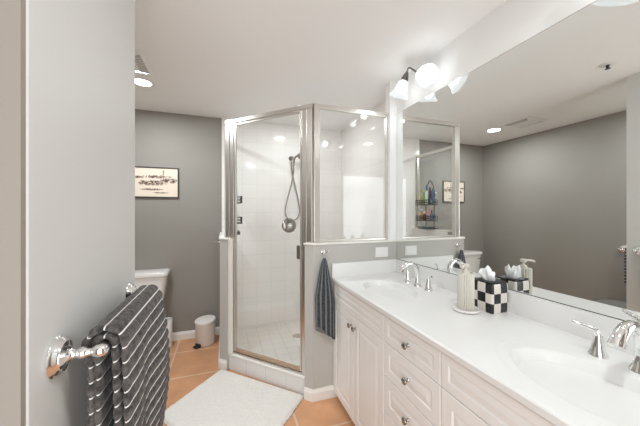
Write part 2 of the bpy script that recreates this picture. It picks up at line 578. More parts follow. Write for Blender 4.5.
bm = bmesh.new(); base_prof(bm, (-0.04, Y2 - 0.014), (-0.04, dl(0.936)[1]), (-1, 0)); base_prof(bm, dl(0.936), dl(0.849), (-N_.x, -N_.y))
struct('baseboard_shower', bm, M['trim'], 'white baseboard on the low wall beside the toilet', 'baseboard')
bm = bmesh.new(); base_prof(bm, (-0.324, 0.612), (-0.324, 1.222), (1, 0))
struct('baseboard_partition', bm, M['trim'])

# ------------------------------------------------------------------ mirror
mir = thing('wall_mirror', 'large frameless wall mirror above the vanity backsplash', 'mirror', (WX, 0.9, ZB))
obj('mirror_glass', B(WX, WX + 0.0065, -0.02, Y1 - 0.004, ZB + 0.003, ZM), M['mirror'], mir)
obj('edge_strip', B(WX - 0.001, WX + 0.0065, -0.02, Y1 - 0.004, ZB, ZB + 0.003), M['black'], mir)
obj('edge_strip', B(WX - 0.0005, WX + 0.0065, -0.02, Y1 - 0.004, ZM, ZM + 0.0025), M['nickel'], mir)

# ------------------------------------------------------------------ vanity
FX = 0.766          # face of doors and drawers
def raised_front(name, y0, y1, z0, z1, parent, raised=True):
    """a door or drawer front with a raised field, face towards -X"""
    bm = bmesh.new()
    x = FX
    g = 0.0022
    y0 += g; y1 -= g; z0 += g; z1 -= g
    w = min(0.05, (z1 - z0) * 0.26, (y1 - y0) * 0.24)
    loops = [(0, 0.018), (0, 0.002), (0.002, 0.0), (w, 0.0), (w + 0.006, 0.0036), (w + 0.011, 0.0036), (w + 0.030, 0.0006), (w + 0.032, 0.0004)]
    rings = []
    for ins, dx in loops:
        rings.append([bm.verts.new((x + dx, a, b)) for a, b in ((y0 + ins, z0 + ins), (y1 - ins, z0 + ins), (y1 - ins, z1 - ins), (y0 + ins, z1 - ins))])
    for A, C in zip(rings, rings[1:]):
        for i in range(4):
            bm.faces.new((A[i], A[(i + 1) % 4], C[(i + 1) % 4], C[i]))
    bm.faces.new(rings[0][::-1]); bm.faces.new(rings[-1])
    return obj(name, bm, M['cab'], parent)

def knob(y, z, parent):
    mtk = frame_mt((FX - 0.0, y, z), (-1, 0, 0))
    return obj('knob', L([(0, -0.001), (0.008, 0), (0.008, 0.002), (0.0055, 0.004), (0.005, 0.012), (0.009, 0.016), (0.0145, 0.019), (0.0155, 0.023), (0.013, 0.027), (0.006, 0.029), (0, 0.0293)], seg=20, mt=mtk), M['knob'], parent, smooth=60)

def knob_on(front, y, z):
    k = knob(y, z, None)
    k.parent = front
    k.matrix_parent_inverse = front.matrix_parent_inverse.copy() if False else Matrix.Identity(4)
    return k

TOPZ = 0.859
SPLIT = 0.724
def carcass(y0, y1, t):
    xb = WX + 0.005
    obj('side_panel', B(FX + 0.0185, xb, y0, y0 + 0.016, 0.10, TOPZ), M['cab_in'], t)
    obj('side_panel', B(FX + 0.0185, xb, y1 - 0.016, y1, 0.10, TOPZ), M['cab_in'], t)
    obj('back_panel', B(xb - 0.008, xb, y0 + 0.016, y1 - 0.016, 0.10, TOPZ), M['cab_in'], t)
    obj('bottom_panel', B(FX + 0.0185, xb - 0.008, y0 + 0.016, y1 - 0.016, 0.10, 0.116), M['cab_in'], t)
    obj('face_frame', B(FX + 0.0185, FX + 0.034, y0 + 0.016, y1 - 0.016, 0.116, TOPZ - 0.01), M['cab_in'], t)
    obj('toe_kick', B(FX + 0.075, FX + 0.09, y0, y1, 0.0, 0.10), M['kick'], t)

def sink_cabinet(y0, y1, label):
    t = thing('sink_cabinet', label, 'cabinet', (FX + 0.27, (y0 + y1) / 2, 0), 'vanity sink cabinets')
    carcass(y0, y1, t)
    raised_front('false_front', y0, y1, SPLIT, TOPZ, t)
    m = (y0 + y1) / 2
    d1 = raised_front('door', m, y1, 0.05, SPLIT, t)
    d2 = raised_front('door', y0, m, 0.05, SPLIT, t)
    knob_sub(d1, m + 0.029, 0.658)
    knob_sub(d2, m - 0.029, 0.658)
    return t

def knob_sub(front, y, z):
    k = knob(y, z, None)
    k.parent = front
    return k

sink_cabinet(1.203, Y1 - 0.004, 'white two-door sink cabinet nearest the shower, below the far basin')
sink_cabinet(0.13, 0.816, 'white two-door sink cabinet nearest the camera, below the near basin')
dr = thing('drawer_cabinet', 'white stack of drawers between the two sink cabinets', 'cabinet', (FX + 0.27, 1.010, 0))
carcass(0.816, 1.203, dr)
for z0, z1, kz in ((SPLIT, TOPZ, 0.791), (0.550, SPLIT, 0.636), (0.372, 0.550, 0.461), (0.05, 0.372, 0.24)):
    d = raised_front('drawer', 0.816, 1.203, z0, z1, dr)
    knob_sub(d, 1.008, kz)

# countertop with two oval basins
SINKS = ((0.985, 1.490, 0.143, 0.208), (0.985, 0.468, 0.147, 0.213))
CX0, CX1, CY0, CY1 = 0.750, WX, 0.0, Y1
top = thing('vanity_countertop', 'long white cultured marble countertop with two moulded oval basins', 'countertop', (1.05, 0.97, CZ))
bm = bmesh.new()
def ellipse_patch(bm, cx, cy, ax, ay, x0, x1, y0, y1, n=72):
    angs = [2 * pi * i / n for i in range(n)] + [math.atan2((b - cy) / ay, (a - cx) / ax) % (2 * pi) for a in (x0, x1) for b in (y0, y1)]
    angs.sort()
    n = len(angs)
    ins = []
    outs = []
    for a in angs:
        ins.append((cx + ax * cos(a), cy + ay * sin(a)))
        dx, dy = cos(a) * ax, sin(a) * ay
        k = min(((x1 - cx) / dx if dx > 1e-9 else 1e9), ((x0 - cx) / dx if dx < -1e-9 else 1e9), ((y1 - cy) / dy if dy > 1e-9 else 1e9), ((y0 - cy) / dy if dy < -1e-9 else 1e9))
        outs.append((cx + dx * k, cy + dy * k))
    # flat ring, faint raised lip, then the rim
    ks = (1.0, 1.02, 1.05, 1.20, 1.23, 1.25)
    zs = (-0.003, -0.0012, -0.0006, -0.0005, 0.0009, 0.0)
    rings = []
    for k, z in zip(ks, zs):
        rings.append([bm.verts.new((cx + (x - cx) * k, cy + (y - cy) * k, CZ + z)) for x, y in ins])
    rings.append([bm.verts.new((x, y, CZ)) for x, y in outs])
    for A, C in zip(rings, rings[1:]):
        for i in range(n):
            bm.faces.new((A[i], C[i], C[(i + 1) % n], A[(i + 1) % n]))
RX = 1.24
for cx, cy, ax, ay in SINKS:
    ellipse_patch(bm, cx, cy, ax, ay, CX0 + 0.008, RX, cy - 0.30, cy + 0.30)
def quad(bm, pts):
    bm.faces.new([bm.verts.new(p) for p in pts])
def flat(bm, x0, x1, y0, y1, z):
    quad(bm, ((x0, y0, z), (x1, y0, z), (x1, y1, z), (x0, y1, z)))
for a, b in ((CY0, SINKS[1][1] - 0.30), (SINKS[1][1] + 0.30, SINKS[0][1] - 0.30), (SINKS[0][1] + 0.30, CY1)):
    flat(bm, CX0 + 0.008, RX, a, b, CZ)
flat(bm, RX, CX1, CY0, CY1, CZ)
# rounded front edge and underside
ed = [(CX0 + 0.008, CZ), (CX0 + 0.003, CZ - 0.002), (CX0, CZ - 0.007), (CX0, CZ - 0.026), (CX0 + 0.004, CZ - 0.0325), (CX0 + 0.012, CZ - 0.034), (CX1, CZ - 0.034)]
for (xa, za), (xb, zb) in zip(ed, ed[1:]):
    quad(bm, ((xa, CY0, za), (xa, CY1, za), (xb, CY1, zb), (xb, CY0, zb)))
f = bm.faces.new([bm.verts.new((x, CY0, z)) for x, z in ed] + [bm.verts.new((CX1, CY0, CZ))])
bmesh.ops.remove_doubles(bm, verts=bm.verts[:], dist=0.0002)
slab = obj('counter_slab', bm, M['marble'], top, smooth=50)
for p in slab.data.polygons:
    if abs(p.normal.z) > 0.9999 or p.area > 0.02:
        p.use_smooth = False
for si, (cx, cy, ax, ay) in enumerate(SINKS):
    prof = [(1.0, -0.003), (0.985, -0.0065), (0.965, -0.013), (0.935, -0.024), (0.88, -0.044), (0.80, -0.068), (0.69, -0.089), (0.54, -0.104), (0.36, -0.112), (0.2, -0.116), (0.0, -0.117)]
    bm = bmesh.new()
    lathe(bm, prof, seg=72, mt=Matrix.Translation((cx, cy, CZ)), cap=False, sx=ax, sy=ay)
    bs = obj('basin', bm, M['marble'], top, smooth=180)
    dm = Matrix.Translation((cx + 0.035, cy, CZ - 0.1145))
    dn = obj('drain', L([(0.0, 0.0035), (0.014, 0.003), (0.016, 0.001), (0.024, 0.0035), (0.030, 0.002), (0.031, -0.004)], seg=28, mt=dm, cap=False), M['chrome'], bs, smooth=50)
    dn.matrix_parent_inverse = Matrix.Identity(4)
    om = frame_mt((cx - ax * 0.86, cy, CZ - 0.049), (0.72, 0, 0.69))
    ov = obj('overflow', L([(0, 0.003), (0.010, 0.003), (0.012, 0.0)], seg=20, mt=om, cap=False), M['chrome'], bs, smooth=50)
bk = obj('backsplash', B(1.305, WX, CY0, CY1, CZ, ZB), M['marble'])
tag(bk, 'long white marble backsplash strip under the wall mirror', 'backsplash')
ssp = obj('side_splash', B(CX0 + 0.002, 1.305, CY1 - 0.02, CY1, CZ, ZB), M['marble'])
tag(ssp, 'short white marble side splash under the wall outlet', 'backsplash')

# faucets
def faucet(cy, label):
    x = 1.193
    t = thing('faucet', label, 'faucet', (x, cy, CZ), 'chrome widespread faucets')
    def bell(r, h):
        return [(0, 0), (r, 0), (r, 0.004), (r * 0.93, 0.008), (r * 0.72, h * 0.35), (r * 0.52, h * 0.7), (r * 0.44, h), (0, h)]
    obj('spout_base', L(bell(0.029, 0.06), seg=28, mt=Matrix.Translation((x, cy, CZ))), M['chrome'], t, smooth=50)
    path = catmull([(x, cy, CZ + 0.05), (x, cy, CZ + 0.085), (x - 0.012, cy, CZ + 0.122), (x - 0.045, cy, CZ + 0.146), (x - 0.082, cy, CZ + 0.143), (x - 0.112, cy, CZ + 0.122), (x - 0.128, cy, CZ + 0.098)], 6)
    n = len(path)
    obj('spout', T(path, [0.0150 + 0.006 * (i / n) ** 3 for i in range(n)], seg=16), M['chrome'], t, smooth=50)
    for sgn in (1, -1):
        y = cy + sgn * 0.101
        h = obj('handle', L(bell(0.027, 0.066), seg=28, mt=Matrix.Translation((x, y, CZ))), M['chrome'], t, smooth=50)
        pth = catmull([(x, y, CZ + 0.062), (x - 0.003, y + sgn * 0.006, CZ + 0.082), (x - 0.010, y + sgn * 0.024, CZ + 0.089), (x - 0.020, y + sgn * 0.043, CZ + 0.093), (x - 0.027, y + sgn * 0.060, CZ + 0.098)], 5)
        m = len(pth)
        lv = obj('lever', T(pth, [0.0115 - 0.006 * (i / m) for i in range(m)], seg=12, flat=0.8), M['chrome'], h, smooth=50)
    return t
faucet(1.474, 'chrome widespread faucet behind the far basin near the shower')
faucet(0.458, 'chrome widespread faucet behind the near basin at the right edge')

# ------------------------------------------------------------------ things on the counter
sd = obj('soap_dish', L([(0, 0), (0.050, 0), (0.060, 0.004), (0.062, 0.011), (0.060, 0.015), (0.054, 0.013), (0, 0.012)], seg=48, mt=Matrix.Translation((1.121, 1.028, CZ + 0.0006))), M['ceramic'], None, smooth=40)
tag(sd, 'round white dish under the ribbed soap dispenser', 'dish')
sdp = thing('soap_dispenser', 'ribbed beige soap dispenser standing on a round white dish', 'soap dispenser', (1.121, 1.028, CZ + 0.0135))
bm = bmesh.new()
segs = 120
z0 = CZ + 0.0135
rings = []
for r, z in ((0.0, 0.0), (0.033, 0.0), (0.0350, 0.003), (0.0350, 0.164), (0.033, 0.169), (0.018, 0.1715), (0.0, 0.172)):
    if r == 0:
        rings.append([bm.verts.new((1.121, 1.028, z0 + z))]); continue
    ring = []
    for i in range(segs):
        a = 2 * pi * i / segs
        rr = r * (1 + 0.075 * cos(a * 20)) if r > 0.03 else r
        ring.append(bm.verts.new((1.121 + rr * cos(a), 1.028 + rr * sin(a), z0 + z)))
    rings.append(ring)
for A, C in zip(rings, rings[1:]):
    for i in range(segs):
        j = (i + 1) % segs
        if len(A) == 1: bm.faces.new((A[0], C[j], C[i]))
        elif len(C) == 1: bm.faces.new((A[i], A[j], C[0]))
        else: bm.faces.new((A[i], A[j], C[j], C[i]))
obj('bottle', bm, M['soap'], sdp, smooth=60)
pm = Matrix.Translation((1.121, 1.028, z0 + 0.171))
pu = obj('pump', L([(0, 0), (0.016, 0), (0.016, 0.012), (0.010, 0.014), (0.006, 0.018), (0.006, 0.028), (0.014, 0.030), (0.0155, 0.034), (0.0155, 0.043), (0.012, 0.046), (0, 0.046)], seg=28, mt=pm), M['pump'], sdp, smooth=45)
obj('nozzle', T(catmull([(1.121, 1.028, z0 + 0.210), (1.099, 1.017, z0 + 0.211), (1.079, 1.007, z0 + 0.208), (1.073, 1.004, z0 + 0.202)], 4), 0.0055, seg=12), M['pump'], pu, smooth=60)

# tissue box cover
tb = thing('tissue_box', 'black and cream checked tissue box cover against the backsplash', 'tissue box', (1.2480, 1.002, CZ))
bm = bmesh.new()
uvl = bm.loops.layers.uv.new('UVMap')
hw, hh = 0.056, 0.128
def sq(n, hx, hy, r):
    """rounded square outline starting at corner (-,-), n per side"""
    pts = []
    for (sx, sy), a0 in (((1, 1), 0), ((-1, 1), pi / 2), ((-1, -1), pi), ((1, -1), 1.5 * pi)):
        for k in range(n + 1):
            a = a0 + k / n * pi / 2
            pts.append((sx * (hx - r) + r * cos(a), sy * (hy - r) + r * sin(a)))
    return pts
levels = [(0.0, 0.95), (0.006, 0.985), (0.03, 1.0), (0.07, 1.0), (0.11, 1.0), (0.132, 0.98), (0.140, 0.95)]
base = sq(5, 0.0555, 0.0580, 0.010)
per = len(base)
lens = [0.0]
for i in range(per):
    a, b = base[i], base[(i + 1) % per]
    lens.append(lens[-1] + sqrt((a[0] - b[0]) ** 2 + (a[1] - b[1]) ** 2))
ph = 0.6
rings = [[bm.verts.new((1.2480 + x * k, 1.002 + y * k, CZ + 0.0008 + z)) for x, y in base] for z, k in levels]
for li in range(len(levels) - 1):
    for i in range(per):
        j = (i + 1) % per
        f = bm.faces.new((rings[li][i], rings[li][j], rings[li + 1][j], rings[li + 1][i]))
        us = (lens[i], lens[i + 1], lens[i + 1], lens[i])
        zs = (levels[li][0], levels[li][0], levels[li + 1][0], levels[li + 1][0])
        for lp, u, z in zip(f.loops, us, zs):
            lp[uvl].uv = (u / lens[-1] * 10 + ph, min(z / 0.140, 0.999) * 3.0 + 0.0005)
f = bm.faces.new(rings[0][::-1])
for lp in f.loops: lp[uvl].uv = (0.5, 0.5)
obj('cover', bm, M['check'], tb, smooth=60)
bm = bmesh.new()
out = [(1.2480 + x * 0.97, 1.002 + y * 0.97) for x, y in base]
n = len(out)
R0 = [bm.verts.new((x, y, CZ + 0.147)) for x, y in out]
R1 = [bm.verts.new((1.2480 + (x - 1.2480) * 0.94, 1.002 + (y - 1.002) * 0.94, CZ + 0.145)) for x, y in out]
R2 = [bm.verts.new((1.2480 + 0.018 * cos(2 * pi * (i + 2.5) / n), 1.002 + 0.030 * sin(2 * pi * (i + 2.5) / n), CZ + 0.147)) for i in range(n)]
R3 = [bm.verts.new((1.2480 + 0.015 * cos(2 * pi * (i + 2.5) / n), 1.002 + 0.026 * sin(2 * pi * (i + 2.5) / n), CZ + 0.130)) for i in range(n)]
for A, C in ((R0, R1), (R1, R2), (R2, R3)):
    for i in range(n):
        bm.faces.new((A[i], A[(i + 1) % n], C[(i + 1) % n], C[i]))
obj('lid', bm, M['black'], tb, smooth=40)
bm = bmesh.new()
rows, cols = 12, 24
g = []
for r in range(rows):
    v = r / (rows - 1)
    row = []
    for c in range(cols):
        a = 2 * pi * c / cols
        rad = 0.010 + 0.036 * v ** 0.7 * (1 - 0.55 * v * v) * (1 + 0.38 * sin(a * 3 + v * 3) + 0.16 * sin(a * 7 + 1))
        lift = 0.062 * v * (1 + 0.22 * sin(a * 2 + 0.6) * v + 0.12 * sin(a * 5) * v)
        row.append(bm.verts.new((1.2480 + rad * cos(a) * 0.8 - 0.012 * v, 1.002 + rad * sin(a) * 1.15 + 0.006 * v, CZ + 0.135 + lift)))
    g.append(row)
for r in range(rows - 1):
    for c in range(cols):
        bm.faces.new((g[r][c], g[r][(c + 1) % cols], g[r + 1][(c + 1) % cols], g[r + 1][c]))
tipv = bm.verts.new((1.238, 1.010, CZ + 0.183))
for c in range(cols):
    bm.faces.new((g[-1][c], g[-1][(c + 1) % cols], tipv))
obj('tissue', bm, M['tissue'], tb, smooth=25)

# ------------------------------------------------------------------ outlet
ol = thing('wall_outlet', 'white double outlet plate on the low wall above the side splash', 'outlet', (1.186, Y1, 1.058))
obj('plate', B(1.128, 1.243, Y1 - 0.005, Y1, 1.020, 1.098), M['plastic'], ol, bevel=0.002)
for xx in (1.159, 1.212):
    obj('receptacle', B(xx - 0.017, xx + 0.017, Y1 - 0.0075, Y1 - 0.005, 1.026, 1.092), M['plastic'], ol, bevel=0.001)

# ------------------------------------------------------------------ vanity lights
def vanity_light(cy, label, far_axis=(-0.40, 0.62, -0.66)):
    zc = 2.305
    t = thing('vanity_light', label, 'wall light', (WX + 0.007, cy, zc), 'two-shade vanity lights')
    obj('backplate', L([(0, 0), (0.062, 0), (0.062, 0.008), (0.052, 0.017), (0.02, 0.022), (0, 0.022)], seg=40, mt=frame_mt((WX + 0.0065, cy, zc), (-1, 0, 0))), M['iron'], t, smooth=40)
    for sg in (1, -1):
        ax = Vector(far_axis if sg > 0 else (-0.42, -0.60, -0.66)).normalized()
        mouth = Vector((1.195, cy + 0.178, 2.214)) if sg > 0 else Vector((1.192, cy - 0.128, 2.222))
        neck = mouth - ax * 0.125
        arm = obj('arm', T(catmull([(WX - 0.012, cy + sg * 0.012, zc), (WX - 0.05, cy + sg * 0.025, zc + 0.012), (WX - 0.078, cy + sg * 0.045, zc + 0.040), tuple(neck - ax * 0.060 + Vector((0, -sg * 0.015, 0.012))), tuple(neck - ax * 0.035)], 8), 0.0055, seg=10), M['iron'], t, smooth=60)
        ms = frame_mt(neck, ax)
        obj('socket', L([(0, -0.05), (0.008, -0.05), (0.013, -0.040), (0.020, -0.022), (0.026, 0.0), (0.027, 0.012), (0, 0.012)], seg=28, mt=ms), M['iron'], t, smooth=40)
        prof = [(0.026, 0.006), (0.034, 0.010), (0.043, 0.030), (0.047, 0.055), (0.053, 0.080), (0.064, 0.105), (0.079, 0.125), (0.0815, 0.1265), (0.0795, 0.128), (0.062, 0.108), (0.050, 0.081), (0.044, 0.055), (0.040, 0.031), (0.032, 0.013), (0.026, 0.010)]
        prof = [(r * 0.90, z * 0.94) for r, z in prof]
        sh = obj('shade', L(prof, seg=48, mt=ms, cap=False), M['shade'], t, smooth=70)
        bl = obj('bulb', L([(0, 0.012), (0.013, 0.012), (0.014, 0.03), (0.022, 0.045), (0.030, 0.062), (0.030, 0.076), (0.022, 0.092), (0.010, 0.099), (0, 0.100)], seg=28, mt=ms), M['bulb'], sh, smooth=70)
    return t
vanity_light(1.507, 'two-shade bronze wall light above the mirror nearest the shower', (-0.17, 0.36, -0.92))
vanity_light(0.460, 'two-shade bronze wall light above the near basin, reflected in shower glass')

# ------------------------------------------------------------------ ceiling fittings
def downlight(x, y, label, p=1.0):
    t = thing('downlight', label, 'ceiling light', (x, y, CEIL), 'recessed ceiling lights')
    obj('trim_ring', L([(0.066, 0.0), (0.086, 0.0), (0.088, -0.003), (0.082, -0.006), (0.068, -0.005), (0.066, 0.0)], seg=48, mt=Matrix.Translation((x, y, CEIL)), cap=False), M['plastic'], t, smooth=40)
    obj('lens', L([(0, -0.003), (0.067, -0.003), (0.067, 0.0), (0, 0)], seg=48, mt=Matrix.Translation((x, y, CEIL)), cap=False), M['disc'], t)
    ld = bpy.data.lights.new('downlight_lamp', 'AREA')
    ld.shape = 'DISK'
    ld.size = 0.13
    ld.energy = DOWN_W * p
    ld.color = WARM
    lo = bpy.data.objects.new('downlight_lamp', ld)
    COL.objects.link(lo)
    lo.location = (x, y, CEIL - 0.008)
    return t
downlight(-0.635, 2.58, 'round lit recessed ceiling light in front of the toilet')
downlight(0.745, 2.67, 'round recessed ceiling light over the shower, seen past the glass header', 0.36)
downlight(0.55, 0.15, 'round unseen recessed ceiling light, added as fill near the doorway', 0.55)  # out-of-frame downlight added to brighten the near end of the room
downlight(-0.90, 1.05, 'round unseen recessed ceiling light, added as fill behind the white partition')  # hidden downlight added to spread the light more evenly

fan = thing('exhaust_fan', 'square white exhaust fan cover on the ceiling beside the downlight', 'exhaust fan', (-0.68, 2.28, CEIL))
bm = bmesh.new()
fx, fy, fw = -0.68, 2.235, 0.165
lv = [(fw, 0.0), (fw, -0.006), (fw - 0.012, -0.012), (fw - 0.075, -0.026), (fw - 0.08, -0.026)]
rings = [[bm.verts.new((fx + a * w, fy + b * w, CEIL + z)) for a, b in ((-1, -1), (1, -1), (1, 1), (-1, 1))] for w, z in lv]
for A, C in zip(rings, rings[1:]):
    for i in range(4):
        bm.faces.new((A[i], A[(i + 1) % 4], C[(i + 1) % 4], C[i]))
bm.faces.new(rings[-1]); bm.faces.new(rings[0][::-1])
obj('cover', bm, M['plastic'], fan, bevel=0.002)
for sg in (1, -1):
    bm = bmesh.new()
    c0, c1 = fx + sg * (fw - 0.020), fx + sg * (fw - 0.068)
    for z in (0,):
        vs = [bm.verts.new(p) for p in ((c0, fy - fw + 0.035, CEIL - 0.0155), (c0, fy + fw - 0.035, CEIL - 0.0155), (c1, fy + fw - 0.06, CEIL - 0.0265), (c1, fy - fw + 0.06, CEIL - 0.0265))]
        vs2 = [bm.verts.new(v.co + Vector((0, 0, 0.004))) for v in vs]
        bm.faces.new(vs); bm.faces.new(vs2[::-1])
        for i in range(4):
            bm.faces.new((vs[i], vs[(i + 1) % 4], vs2[(i + 1) % 4], vs2[i]))
    gr = obj('grille', bm, M['grille'], fan)
    for k in range(1, 8):
        yy = fy - fw + 0.05 + k * (2 * fw - 0.1) / 8
        obj('slat', T([(c0, yy, CEIL - 0.017), (c1, yy, CEIL - 0.028)], 0.002, seg=6), M['plastic'], gr)

spk = thing('fire_sprinkler', 'small ceiling sprinkler head with dark centre, seen in the mirror', 'sprinkler', (0.06, 1.16, CEIL))
obj('escutcheon', L([(0, 0), (0.045, 0), (0.045, -0.003), (0.03, -0.008), (0.016, -0.009), (0, -0.009)], seg=32, mt=Matrix.Translation((0.06, 1.16, CEIL))), M['plastic'], spk, smooth=40)
obj('head', L([(0, -0.008), (0.011, -0.009), (0.009, -0.022), (0.004, -0.030), (0.016, -0.033), (0.016, -0.035), (0, -0.036)], seg=20, mt=Matrix.Translation((0.06, 1.16, CEIL))), M['black'], spk, smooth=40)

# ------------------------------------------------------------------ shower enclosure
enc = thing('shower_enclosure', 'aluminium framed glass shower enclosure with angled door', 'shower enclosure', (0.4, 2.2, 0.142))
FO = 0.05
F0 = Vector((1.264, Y1 + 0.05)); F1 = Vector((0.6300, Y1 + 0.05)); F2 = Vector(dl(0.9086, FO)); F3 = Vector((F2.x, Y2 - 0.013))
def seg_box(bm, p, q, half, z0, z1):
    p = Vector(p); q = Vector(q)
    d = (q - p).normalized(); n = Vector((-d.y, d.x))
    poly = [p - n * half, q - n * half, q + n * half, p + n * half]
    prism(bm, [(v.x, v.y) for v in poly], z0, z1)
def along(p, q, s):
    d = (q - p).normalized()
    return p + d * s
Ld = (F2 - F1).length
def part(name, p, q, half, z0, z1, m, parent=enc, bevel=0.003):
    bm = bmesh.new(); seg_box(bm, p, q, half, z0, z1)
    return obj(name, bm, m, parent, bevel=bevel)
# headers
part('header', F0, F1, 0.016, HEADZ - 0.034, HEADZ, M['alu'])
part('header', F1, F2, 0.016, HEADZ - 0.034, HEADZ, M['alu'])
part('header', F2, F3, 0.016, HEADZ - 0.034, HEADZ, M['alu'])
# posts
TP = HEADZ - 0.034
part('post', along(F1, F0, 0.0), along(F1, F0, 0.045), 0.017, LOWZ, TP, M['alu'])
part('post', along(F1, F2, 0.004), along(F1, F2, 0.052), 0.017, LOWZ, TP, M['alu'])
part('post', along(F1, F2, 0.054), along(F1, F2, 0.098), 0.013, 0.142, TP, M['alu'])
part('post', along(F0, F1, 0.0), along(F0, F1, 0.010), 0.016, LOWZ, TP, M['alu'])
part('post', along(F1, F2, Ld - 0.050), along(F1, F2, Ld - 0.002), 0.017, LOWZ, TP, M['alu'])
part('post', along(F1, F2, Ld - 0.096), along(F1, F2, Ld - 0.052), 0.013, 0.142, TP, M['alu'])
part('post', along(F2, F3, 0.0), along(F2, F3, 0.03), 0.016, LOWZ, TP, M['alu'])
part('post', along(F3, F2, 0.0), along(F3, F2, 0.025), 0.016, LOWZ, TP, M['alu'])
part('bottom_track', along(F0, F1, 0.010), along(F1, F0, 0.045), 0.012, LOWZ, LOWZ + 0.018, M['alu'])
part('bottom_track', along(F2, F3, 0.03), along(F3, F2, 0.025), 0.012, LOWZ, LOWZ + 0.018, M['alu'])
part('door_sill', along(F1, F2, 0.098), along(F1, F2, Ld - 0.096), 0.018, 0.142, 0.156, M['alu'])
part('fixed_pane', along(F0, F1, 0.010), along(F1, F0, 0.045), 0.003, LOWZ + 0.018, TP, M['glass'], bevel=0)
part('fixed_pane', along(F2, F3, 0.03), along(F3, F2, 0.025), 0.003, LOWZ + 0.018, TP, M['glass'], bevel=0)
# door
a, b = 0.102, Ld - 0.100
door = part('shower_door', along(F1, F2, a), along(F1, F2, a + 0.012), 0.010, 0.162, TP - 0.004, M['alu'])
part('door_stile', along(F1, F2, b - 0.020), along(F1, F2, b), 0.010, 0.162, TP - 0.004, M['alu'], door)
part('door_rail', along(F1, F2, a + 0.012), along(F1, F2, b - 0.020), 0.009, TP - 0.020, TP - 0.004, M['alu'], door)
part('door_rail', along(F1, F2, a + 0.012), along(F1, F2, b - 0.020), 0.011, 0.160, 0.186, M['rust'], door)
part('door_pane', along(F1, F2, a + 0.012), along(F1, F2, b - 0.020), 0.003, 0.186, TP - 0.020, M['glass'], door, bevel=0)
p0 = along(F1, F2, 0.100) - N_ * 0.018; p1 = along(F1, F2, 0.135) - N_ * 0.018
part('handle', p0, p1, 0.008, 1.02, 1.125, M['nickel'], door)

# hand shower
YT = Y2 - 0.012
hs = thing('hand_shower', 'chrome hand shower with looping hose on the tiled shower wall', 'hand shower', (0.80, YT, 2.03))
obj('wall_bracket', L([(0, 0), (0.026, 0), (0.026, 0.006), (0.014, 0.014), (0.012, 0.05), (0.017, 0.055), (0.017, 0.075), (0, 0.078)], seg=24, mt=frame_mt((0.765, YT, 2.035), (0, -1, 0))), M['knob'], hs, smooth=45)
obj('wand', T(catmull([(0.785, YT - 0.065, 1.935), (0.787, YT - 0.066, 1.98), (0.795, YT - 0.075, 2.025), (0.822, YT - 0.10, 2.052), (0.846, YT - 0.115, 2.058)], 6), 0.0125, seg=14), M['knob'], hs, smooth=60)
obj('spray_head', L([(0, -0.022), (0.018, -0.022), (0.033, -0.006), (0.041, 0.012), (0.041, 0.022), (0.036, 0.026), (0, 0.026)], seg=28, mt=frame_mt((0.85, YT - 0.118, 2.055), (0.45, -0.55, -0.55))), M['knob'], hs, smooth=45)
hp = catmull([(0.785, YT - 0.064, 1.94), (0.790, YT - 0.05, 1.88), (0.775, YT - 0.035, 1.76), (0.735, YT - 0.025, 1.60), (0.700, YT - 0.02, 1.45), (0.695, YT - 0.02, 1.36), (0.725, YT - 0.022, 1.295), (0.780, YT - 0.022, 1.275), (0.838, YT - 0.024, 1.30), (0.868, YT - 0.025, 1.37), (0.862, YT - 0.025, 1.47), (0.830, YT - 0.03, 1.62), (0.792, YT - 0.035, 1.78), (0.770, YT - 0.035, 1.90), (0.766, YT - 0.03, 2.00)], 8)
obj('hose', T(hp, 0.0075, seg=10), M['knob'], hs, smooth=60)
sv = thing('shower_valve', 'round chrome shower valve plate below the hose loop', 'shower valve', (0.744, YT, 1.215))
obj('valve_plate', L([(0, 0), (0.086, 0), (0.088, 0.004), (0.080, 0.009), (0.05, 0.013), (0.03, 0.016), (0, 0.016)], seg=48, mt=frame_mt((0.744, YT, 1.215), (0, -1, 0))), M['knob'], sv, smooth=40)
vh = obj('valve_knob', L([(0, 0.014), (0.028, 0.014), (0.032, 0.030), (0.030, 0.052), (0.022, 0.060), (0, 0.062)], seg=28, mt=frame_mt((0.744, YT, 1.215), (0, -1, 0))), M['chrome'], sv, smooth=40)
obj('lever', T([(0.744, YT - 0.05, 1.215), (0.722, YT - 0.056, 1.185), (0.706, YT - 0.058, 1.163)], [0.009, 0.007, 0.006], seg=10), M['chrome'], vh, smooth=60)
sdn = obj('shower_drain', L([(0, 0.003), (0.045, 0.003), (0.052, 0.001), (0.052, -0.002), (0, -0.002)], seg=36, mt=Matrix.Translation((0.745, 2.86, 0.042))), M['nickel'], None, smooth=40)
tag(sdn, 'round metal drain in the shower floor', 'drain')

